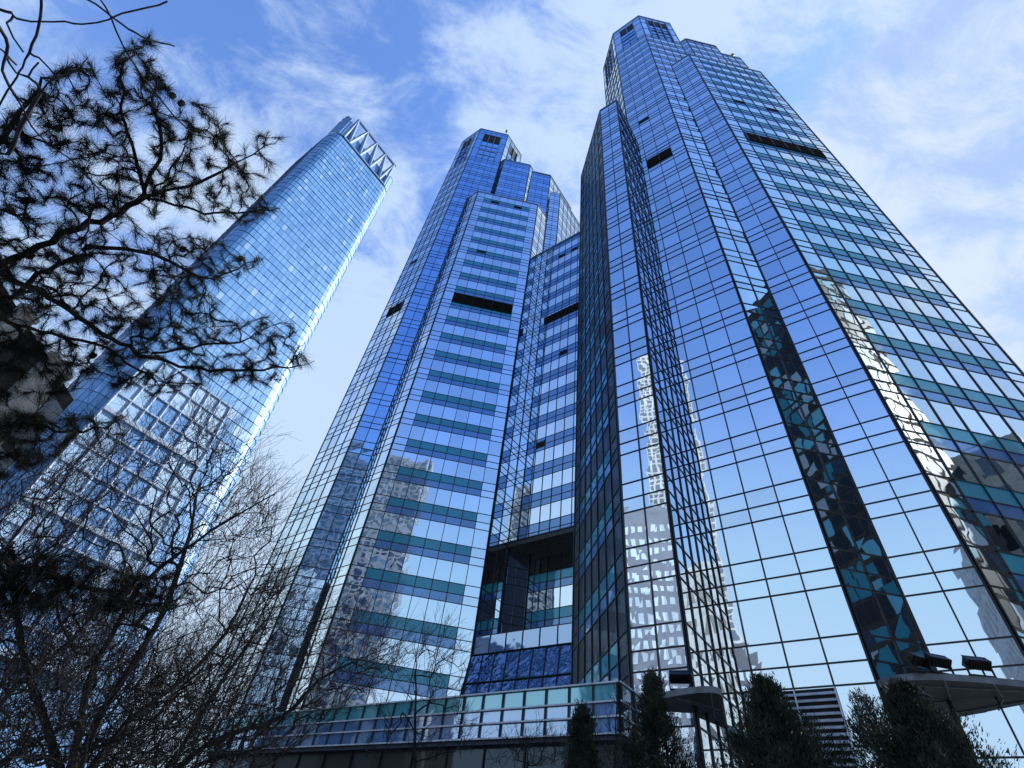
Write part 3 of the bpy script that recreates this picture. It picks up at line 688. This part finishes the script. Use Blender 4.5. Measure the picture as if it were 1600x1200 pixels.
# ------------------------------------------------------------------ trees
def grow(seeds_paths, targets, jitter=0.12, wpath=0.25, r_tip=0.0025, r_pow=2.4, rmax=0.09, seed=1, bend=0.3):
    """greedy branching: every target point hooks on to the nearest existing node"""
    rg = np.random.default_rng(seed)
    pos = []; par = []; plen = []
    def smooth(path):
        q = [np.array(p, float) for p in path]
        if len(q) < 3: return q
        out = [q[0]]
        for i in range(len(q)-1):
            p0, p1, p2, p3 = q[max(i-1, 0)], q[i], q[i+1], q[min(i+2, len(q)-1)]
            for t in (0.25, 0.5, 0.75, 1.0):
                out.append(0.5*((2*p1)+(p2-p0)*t+(2*p0-5*p1+4*p2-p3)*t*t+(3*p1-p0-3*p2+p3)*t**3))
        return out
    seeds_paths = [smooth(p) for p in seeds_paths]
    for path in seeds_paths:
        start = path[0]; base_idx = -1
        if isinstance(start, int): base_idx = start; path = path[1:]
        elif pos:
            D = np.linalg.norm(np.array(pos)-np.array(start), axis=1); j = int(D.argmin())
            if D[j] < 0.6: base_idx = j
        prev = base_idx
        for q in path:
            q = np.array(q, float)
            if prev >= 0:
                a = pos[prev]; ns = max(1, int(np.linalg.norm(q-a)/0.22))
                for s_ in range(1, ns+1):
                    pt = a+(q-a)*s_/ns+rg.normal(0, jitter*0.12, 3)
                    pos.append(pt); par.append(prev); plen.append(plen[prev]+np.linalg.norm(pt-pos[prev])); prev = len(pos)-1
            else:
                pos.append(q); par.append(-1); plen.append(0.0); prev = len(pos)-1
    targets = [np.array(t, float) for t in targets]
    P = np.zeros((len(pos)+len(targets)*9+10, 3)); n = len(pos); P[:n] = pos; PL_ = np.zeros(len(P)); PL_[:n] = plen
    D0 = [np.linalg.norm(P[:n]-t, axis=1).min() for t in targets]
    tips = []
    for ti in np.argsort(D0):
        t = targets[ti]
        cost = np.linalg.norm(P[:n]-t, axis=1)+wpath*0.1*PL_[:n]
        j = int(cost.argmin()); a = P[j].copy(); dist = np.linalg.norm(t-a)
        if dist < 0.03: continue
        ns = int(min(8, max(2, dist/0.12))); prev = j
        # start along the parent's direction, then bend to the target
        pd_ = a-P[par[j]] if par[j] >= 0 else np.array([0, 0, 1.]); pd_ = pd_/(np.linalg.norm(pd_)+1e-9)
        ctrl = (a+t)/2+pd_*dist*bend-(t-a)*bend*0.5+rg.normal(0, jitter*dist*0.5, 3)
        for s_ in range(1, ns+1):
            u = s_/ns; pt = a*(1-u)**2+ctrl*2*u*(1-u)+t*u*u+rg.normal(0, jitter*0.04, 3)
            P[n] = pt; PL_[n] = PL_[prev]+np.linalg.norm(pt-P[prev]); par.append(prev); prev = n; n += 1
        tips.append((prev, par[prev]))
    P = P[:n]
    wgt = np.zeros(n); kids = [[] for _ in range(n)]
    for i in range(n):
        if par[i] >= 0: kids[par[i]].append(i)
    for i in reversed(range(n)):
        w0 = sum(wgt[k]**r_pow for k in kids[i]) if kids[i] else 0
        wgt[i] = max(r_tip, w0**(1/r_pow) if w0 else r_tip)
    wgt = np.minimum(wgt*1.0, rmax)
    return P, par, kids, wgt, tips
def branches(P, par, kids, rad, m, thick=None):
    """tubes along chains; returns (trunk builder, twig builder) split by radius"""
    big = MB(); small = MB(); n = len(P)
    done = [False]*n; stack = [i for i in range(n) if par[i] < 0]
    while stack:
        i = stack.pop(); chain = [i]
        if par[i] >= 0: chain = [par[i], i]
        cur = i
        while kids[cur]:
            ks = sorted(kids[cur], key=lambda k: -rad[k]); nxt = ks[0]
            for k in ks[1:]: stack.append(k)
            chain.append(nxt); cur = nxt
        if len(chain) < 2: continue
        r = [float(rad[c]) for c in chain]
        if par[i] >= 0: r[0] = min(r[0], r[1]*1.15)
        tgt = big if r[0] > (thick or 0.012) else small
        tgt.tube([P[c] for c in chain], r, m, 6 if r[0] > 0.02 else (4 if r[0] > 0.006 else 3))
    return big, small
def poly_sample(poly, n, rg):
    poly = np.array(poly, float); lo = poly.min(0); hi = poly.max(0); out = []
    while len(out) < n:
        p = lo+(hi-lo)*rg.random(2); c = False; j = len(poly)-1
        for i in range(len(poly)):
            if ((poly[i][1] > p[1]) != (poly[j][1] > p[1])) and (p[0] < (poly[j][0]-poly[i][0])*(p[1]-poly[i][1])/(poly[j][1]-poly[i][1])+poly[i][0]): c = not c
            j = i
        if c: out.append(p)
    return out

def pine():
    rg = np.random.default_rng(11)
    loc = at(-190, 520, 8.6); loc = np.array([loc[0], loc[1], 0])
    t = thing('pine_tree', loc, 'dark long-needled pine reaching in from the left edge, cones on its twigs', 'tree')
    J = at(-190, 520, 8.6)
    trunk = [loc, loc+np.array([0.1, 0.0, J[2]*0.5]), J, J+np.array([0.15, 0.1, 1.6])]
    A = lambda pts: [at(*p) for p in pts]
    limbs = [trunk,
             A([(-190, 520, 8.6), (-60, 440, 8.0), (40, 395, 7.6), (110, 358, 7.4), (170, 338, 7.3), (225, 308, 7.2), (262, 275, 7.1), (283, 240, 7.1), (290, 215, 7.1)]),
             A([(225, 308, 7.2), (250, 302, 7.1), (310, 285, 7.1), (380, 250, 7.2), (440, 218, 7.2)]),
             A([(225, 308, 7.2), (290, 326, 7.2), (350, 332, 7.3), (435, 325, 7.3)]),
             A([(225, 308, 7.2), (205, 225, 7.1), (190, 160, 7.1), (195, 100, 7.1), (218, 72, 7.2)]),
             A([(225, 308, 7.2), (250, 230, 7.1), (240, 150, 7.2), (250, 115, 7.2)]),
             A([(-190, 520, 8.6), (-60, 430, 7.8), (40, 445, 7.3), (110, 485, 7.0), (170, 528, 6.9), (230, 555, 6.8), (280, 570, 6.8), (350, 578, 6.8), (430, 575, 6.8), (490, 566, 6.9)]),
             A([(230, 555, 6.8), (300, 540, 6.7), (370, 533, 6.7), (430, 505, 6.8), (455, 508, 6.8)]),
             A([(-190, 520, 8.6), (-60, 490, 7.6), (0, 500, 7.2), (60, 520, 7.1), (150, 535, 7.0), (200, 570, 6.9), (260, 598, 6.9), (320, 600, 6.9)]),
             A([(-190, 520, 8.6), (-80, 400, 7.9), (0, 465, 7.6), (60, 430, 7.5), (120, 402, 7.4), (150, 385, 7.4), (240, 400, 7.3), (330, 435, 7.2), (400, 405, 7.2)]),
             A([(-190, 520, 8.6), (-60, 340, 7.8), (10, 330, 7.5), (50, 370, 7.4)]),
             A([(-190, 520, 8.6), (-80, 300, 7.8), (0, 220, 7.4), (60, 140, 7.3), (110, 115, 7.3), (138, 95, 7.3)]),
             A([(-190, 520, 8.6), (-100, 700, 7.4), (-20, 700, 6.9), (40, 660, 6.8), (100, 675, 6.7), (160, 668, 6.7), (195, 650, 6.7)]),
             A([(-190, 520, 8.6), (-100, 760, 7.4), (-20, 860, 6.6), (60, 895, 6.4), (150, 920, 6.3), (220, 945, 6.3), (300, 930, 6.3)]),
             ]
    Tg = []
    def add(poly, n, r0, r1):
        for p in poly_sample(poly, n, rg): Tg.append(at(p[0], p[1], rg.uniform(r0, r1)))
    add([(-30, 220), (60, 130), (140, 85), (165, 150), (190, 60), (235, 50), (262, 110), (265, 150), (350, 165), (370, 210), (450, 200), (430, 260), (400, 300), (445, 320), (400, 350), (330, 350), (260, 330), (180, 360), (60, 420), (-30, 420)], 640, 6.7, 7.8)
    add([(-30, 420), (100, 380), (260, 350), (380, 390), (420, 405), (330, 460), (360, 500), (440, 490), (490, 560), (430, 600), (330, 600), (250, 620), (160, 600), (60, 620), (-30, 640)], 660, 6.5, 7.7)
    add([(-30, 640), (60, 640), (150, 655), (200, 640), (190, 690), (120, 700), (50, 730), (-30, 760)], 130, 6.4, 7.2)
    add([(-30, 860), (60, 850), (160, 880), (240, 890), (300, 900), (310, 950), (200, 965), (60, 950), (-30, 960)], 200, 6.1, 6.8)
    P, par, kids, rad, tips = grow(limbs, Tg, r_tip=0.0045, r_pow=2.5, rmax=0.13, seed=3)
    big, small = branches(P, par, kids, rad, M_BARK, 0.02)
    big.build('trunk', t, origin=loc)
    cr = MB()
    cr.v, cr.f, cr.m, cr.mats = small.v, small.f, small.m, small.mats
    tuftc = []
    for (i, j) in tips:
        d = nz(P[i]-P[j]); tuftc.append((P[i], d, 58))
    # needles also on the outer shoots
    for i in range(len(P)):
        if rad[i] < 0.011 and rg.random() < 0.45: tuftc.append((P[i], nz(P[i]-P[par[i]]), 14))
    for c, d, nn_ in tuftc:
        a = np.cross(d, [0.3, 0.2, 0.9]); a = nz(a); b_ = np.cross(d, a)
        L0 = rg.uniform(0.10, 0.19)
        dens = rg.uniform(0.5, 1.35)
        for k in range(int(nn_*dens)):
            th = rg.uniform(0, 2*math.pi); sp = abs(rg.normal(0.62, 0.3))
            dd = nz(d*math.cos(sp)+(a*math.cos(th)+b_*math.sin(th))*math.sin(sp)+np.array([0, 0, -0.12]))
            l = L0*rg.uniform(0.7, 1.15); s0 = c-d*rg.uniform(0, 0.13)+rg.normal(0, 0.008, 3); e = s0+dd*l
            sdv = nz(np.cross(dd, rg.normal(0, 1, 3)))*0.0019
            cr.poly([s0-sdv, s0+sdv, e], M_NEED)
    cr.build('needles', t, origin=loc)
    # cones
    cone = None
    pick = rg.choice(len(tips), 16, replace=False)
    for q in pick:
        i, j = tips[q]; c = P[i]+rg.normal(0, 0.02, 3)
        mb = MB(); rr = [0.004, 0.022, 0.028, 0.026, 0.016, 0.004]; zz = [0.03, 0.022, 0.005, -0.015, -0.035, -0.05]
        mb.tube([c+np.array([0, 0, z]) for z in zz], rr, M_BARK, 8)
        for z, r_ in zip(zz[1:5], rr[1:5]):
            for k in range(8):
                a = 2*math.pi*(k+0.5*(z > 0))/8; mb.obox(c+np.array([math.cos(a)*r_, math.sin(a)*r_, z]), (0.005, 0, 0), (0, 0.005, 0), (0, 0, 0.003), M_BARK)
        mb.build('pine_cone', t, origin=c)
pine()

def bare_tree(name, base_px, base_rg, polys, limbs, label, seed, m=M_BARK, r_tip=0.0022, rmax=0.06, group=None, wpath=0.6, buds=0, jitter=0.16, sprays=0, spray_len=(0.25, 0.8)):
    rg = np.random.default_rng(seed)
    p = at(base_px[0], base_px[1], base_rg); loc = np.array([p[0], p[1], 0.])
    t = thing(name, loc, label, 'tree', group)
    L_ = [[loc, loc+(p-loc)*0.5, p]]+[[p]+[at(*q) for q in l] for l in limbs]
    Tg = []
    for poly, n_, r0, r1 in polys:
        for q in poly_sample(poly, n_, rg): Tg.append(at(q[0], q[1], rg.uniform(r0, r1)))
    P, par, kids, rad, tips = grow(L_, Tg, jitter=jitter, wpath=wpath, r_tip=r_tip, r_pow=2.25, rmax=rmax, seed=seed, bend=0.12)
    big, small = branches(P, par, kids, rad, m, 0.014)
    cand = [i for i in range(len(P)) if rad[i] < 0.02 and par[i] >= 0]
    fanx = CM[:, 0]
    for q in range(sprays):
        i = cand[int(rg.integers(len(cand)))]
        d = nz(nz(P[i]-P[par[i]])*0.6+np.array([0, 0, 0.75])+fanx*rg.normal(0.15, 0.35)+rg.normal(0, 0.22, 3)); l = rg.uniform(*spray_len)
        b_ = rg.normal(0, 0.05, 3)
        small.tube([P[i], P[i]+d*l*0.5+b_*l, P[i]+d*l], [r_tip*0.9, r_tip*0.7, r_tip*0.35], m, 3)
        for k in range(3):
            f_ = rg.uniform(0.2, 0.9); c = P[i]+d*l*f_; d2 = nz(d+rg.normal(0, 0.55, 3)); small.tube([c, c+d2*l*0.3], [r_tip*0.55, r_tip*0.3], m, 3)
    big.build('trunk', t, origin=loc)
    if buds:
        for i, j in tips:
            for k in range(buds):
                c = P[i]+rg.normal(0, 0.03, 3); d = nz(rg.normal(0, 1, 3))*0.02
                small.poly([c-d*0.4, c+np.cross(d, [0.2, 0.5, 0.7])*0.5, c+d], m)
    small.build('crown', t, origin=loc)
    return t
bare_tree('bare_tree', (110, 1250), 7.4, [([(-30, 1200), (-30, 760), (120, 700), (330, 640), (420, 760), (450, 850), (440, 960), (380, 1080), (300, 1230)], 2500, 6.0, 9.0)],
          [[(150, 1130, 7.3), (240, 985, 7.2), (290, 860, 7.1), (310, 760, 7.0)],
           [(60, 1100, 7.0), (30, 980, 6.8), (20, 860, 6.7)],
           [(130, 1100, 7.0), (170, 1000, 6.9), (230, 905, 6.8), (330, 830, 6.7), (450, 760, 6.8)],
           [(200, 1130, 7.5), (330, 1020, 7.8), (400, 900, 8.0)]],
          'tangled leafless tree filling the lower left corner under the pine', 21, m=M_BARK, rmax=0.055, buds=2, r_tip=0.0032, jitter=0.06, wpath=1.6, sprays=2600)
bare_tree('bare_tree', (230, 1245), 8.6, [([(150, 1230), (200, 1080), (330, 1000), (430, 900), (520, 960), (600, 990), (640, 1040), (540, 1110), (420, 1200), (400, 1240)], 1500, 7.6, 10.5)],
          [[(330, 1160, 8.6), (440, 1120, 8.8), (520, 1050, 9.0), (640, 1000, 9.2)],
           [(300, 1140, 8.4), (350, 1060, 8.5), (420, 960, 8.6)],
           [(320, 1190, 8.5), (420, 1165, 8.6), (480, 1120, 8.8)]],
          'spreading leafless tree right of the tangled one, its twigs crossing the left tower foot', 22, m=M_BARK, rmax=0.045, buds=2, r_tip=0.0034, jitter=0.06, wpath=1.6, sprays=1900)
bare_tree('bare_tree', (-60, 1240), 9.5, [([(-30, 1200), (-30, 1000), (60, 900), (200, 950), (260, 1080), (240, 1230)], 1100, 8.6, 11)],
          [[(0, 1100, 9.3), (110, 1000, 9.2), (180, 920, 9.4)], [(20, 1180, 9.4), (130, 1120, 9.5), (230, 1060, 9.6)]],
          'grey leafless tree at the bottom left edge behind the tangled one', 23, m=M_BARKG, rmax=0.05, r_tip=0.0035, jitter=0.06, wpath=1.6, sprays=1400)
# bare branches overhead at the upper left
bare_tree('bare_tree', (-120, 90), 5.2, [([(-20, 0), (60, 60), (50, 160), (-20, 200)], 8, 4.8, 5.6), ([(60, 60), (150, 110), (80, 200), (40, 160)], 6, 4.8, 5.5)],
          [[(-40, 20, 5.0), (10, 18, 4.9), (35, 32, 4.9), (100, 35, 4.9), (150, 36, 4.9), (190, 22, 4.9), (262, 4, 5.0)],
           [(-40, 20, 5.0), (10, 60, 5.1), (5, 110, 5.1), (30, 160, 5.2), (60, 210, 5.3), (110, 250, 5.3), (160, 300, 5.4)],
           [(0, -40, 4.9), (60, -20, 4.9), (60, 40, 4.9), (40, 95, 5.0), (20, 130, 5.0), (-10, 180, 5.0)],
           [(0, -60, 4.9), (120, -25, 4.9), (165, 10, 4.9), (205, 95, 5.0), (290, 200, 5.2), (330, 215, 5.3)],
           [(0, -60, 4.9), (130, -5, 5.1), (190, 38, 5.1), (230, 60, 5.1), (272, 72, 5.2)],
           [(0, 240, 5.4), (35, 190, 5.3), (75, 130, 5.2), (120, 110, 5.2)]],
          'leafless tree whose long curved branches cross the upper left corner', 24, m=M_BARKG, rmax=0.028, r_tip=0.0065, jitter=0.02)
# saplings before the podium
for k, (bp, rg_, poly, n_, lb) in enumerate((((648, 1240), 20.0, [(560, 1190), (600, 1080), (650, 1000), (700, 960), (740, 1040), (740, 1190)], 170, 'thin bare sapling in front of the podium, leaning right'),
                                ((820, 1250), 21.0, [(760, 1200), (790, 1160), (830, 1150), (870, 1150), (890, 1200)], 60, 'short bare sapling left of the narrow juniper'),
                                ((960, 1250), 21.0, [(930, 1200), (950, 1110), (965, 1060), (985, 1110), (1000, 1200)], 60, 'bare sapling between the two leftmost junipers'))):
    bare_tree('bare_sapling', bp, rg_, [(poly, n_, rg_-1.0, rg_+1.2)], [[((poly[2][0]+bp[0])/2, (poly[2][1]+1200)/2, rg_), (poly[2][0], poly[2][1]+30, rg_)]], lb, 31+k, m=M_BARKG, r_tip=0.008, rmax=0.05, group='bare saplings before the podium', jitter=0.1, sprays=(260, 130, 110)[k], spray_len=(0.3, 1.1))

def juniper(tip_px, rg_, width, label, seed, dense=1.0, m=M_LEAF, lean=0.0):
    rg = np.random.default_rng(seed)
    tp = at(tip_px[0], tip_px[1], rg_); loc = np.array([tp[0], tp[1], 0.]); Hh = tp[2]
    t = thing('juniper_tree', loc, label, 'tree', 'junipers at the foot of the right tower')
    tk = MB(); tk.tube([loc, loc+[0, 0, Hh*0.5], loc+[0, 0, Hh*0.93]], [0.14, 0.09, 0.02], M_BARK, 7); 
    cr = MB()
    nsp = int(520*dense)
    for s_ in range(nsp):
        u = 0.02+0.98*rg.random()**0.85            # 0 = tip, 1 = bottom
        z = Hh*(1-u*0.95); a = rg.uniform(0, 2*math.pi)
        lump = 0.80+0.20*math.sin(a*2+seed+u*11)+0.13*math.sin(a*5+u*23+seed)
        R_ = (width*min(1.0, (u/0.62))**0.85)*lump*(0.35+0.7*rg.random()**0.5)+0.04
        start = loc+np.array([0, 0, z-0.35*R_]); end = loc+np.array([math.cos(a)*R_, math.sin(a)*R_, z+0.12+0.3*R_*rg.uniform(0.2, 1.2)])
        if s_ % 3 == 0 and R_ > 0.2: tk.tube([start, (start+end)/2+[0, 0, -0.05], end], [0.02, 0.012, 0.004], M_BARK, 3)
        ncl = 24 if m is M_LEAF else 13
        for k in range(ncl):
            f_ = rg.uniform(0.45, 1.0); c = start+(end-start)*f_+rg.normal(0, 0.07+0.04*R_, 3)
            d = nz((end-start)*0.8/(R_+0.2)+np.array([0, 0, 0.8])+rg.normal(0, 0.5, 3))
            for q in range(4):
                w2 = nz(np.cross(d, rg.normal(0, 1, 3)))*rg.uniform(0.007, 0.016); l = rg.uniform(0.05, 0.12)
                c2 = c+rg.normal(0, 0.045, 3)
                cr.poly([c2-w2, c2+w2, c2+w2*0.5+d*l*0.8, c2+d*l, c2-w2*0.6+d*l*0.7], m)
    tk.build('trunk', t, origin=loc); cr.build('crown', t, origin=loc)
juniper((910, 1103), 19.5, 1.35, 'narrow dark juniper, leftmost, in front of the podium corner', 41)
juniper((1018, 1055), 18.5, 1.75, 'tall dark juniper below the small left canopy', 42, dense=1.3)
juniper((1193, 1063), 16.5, 2.35, 'broad dark juniper in front of the ventilation louvre', 43, dense=2.0)
juniper((1342, 1083), 17.5, 1.6, 'sparse grey juniper showing sky reflections through, right of the louvre', 44, dense=0.75, m=M_LEAF2)
juniper((1410, 1078), 16.0, 2.3, 'dark juniper beneath the right canopy, rightmost', 45, dense=1.9)

for o in THINGS:
    for k in ('_x', '_y', '_z'):
        del o[k]
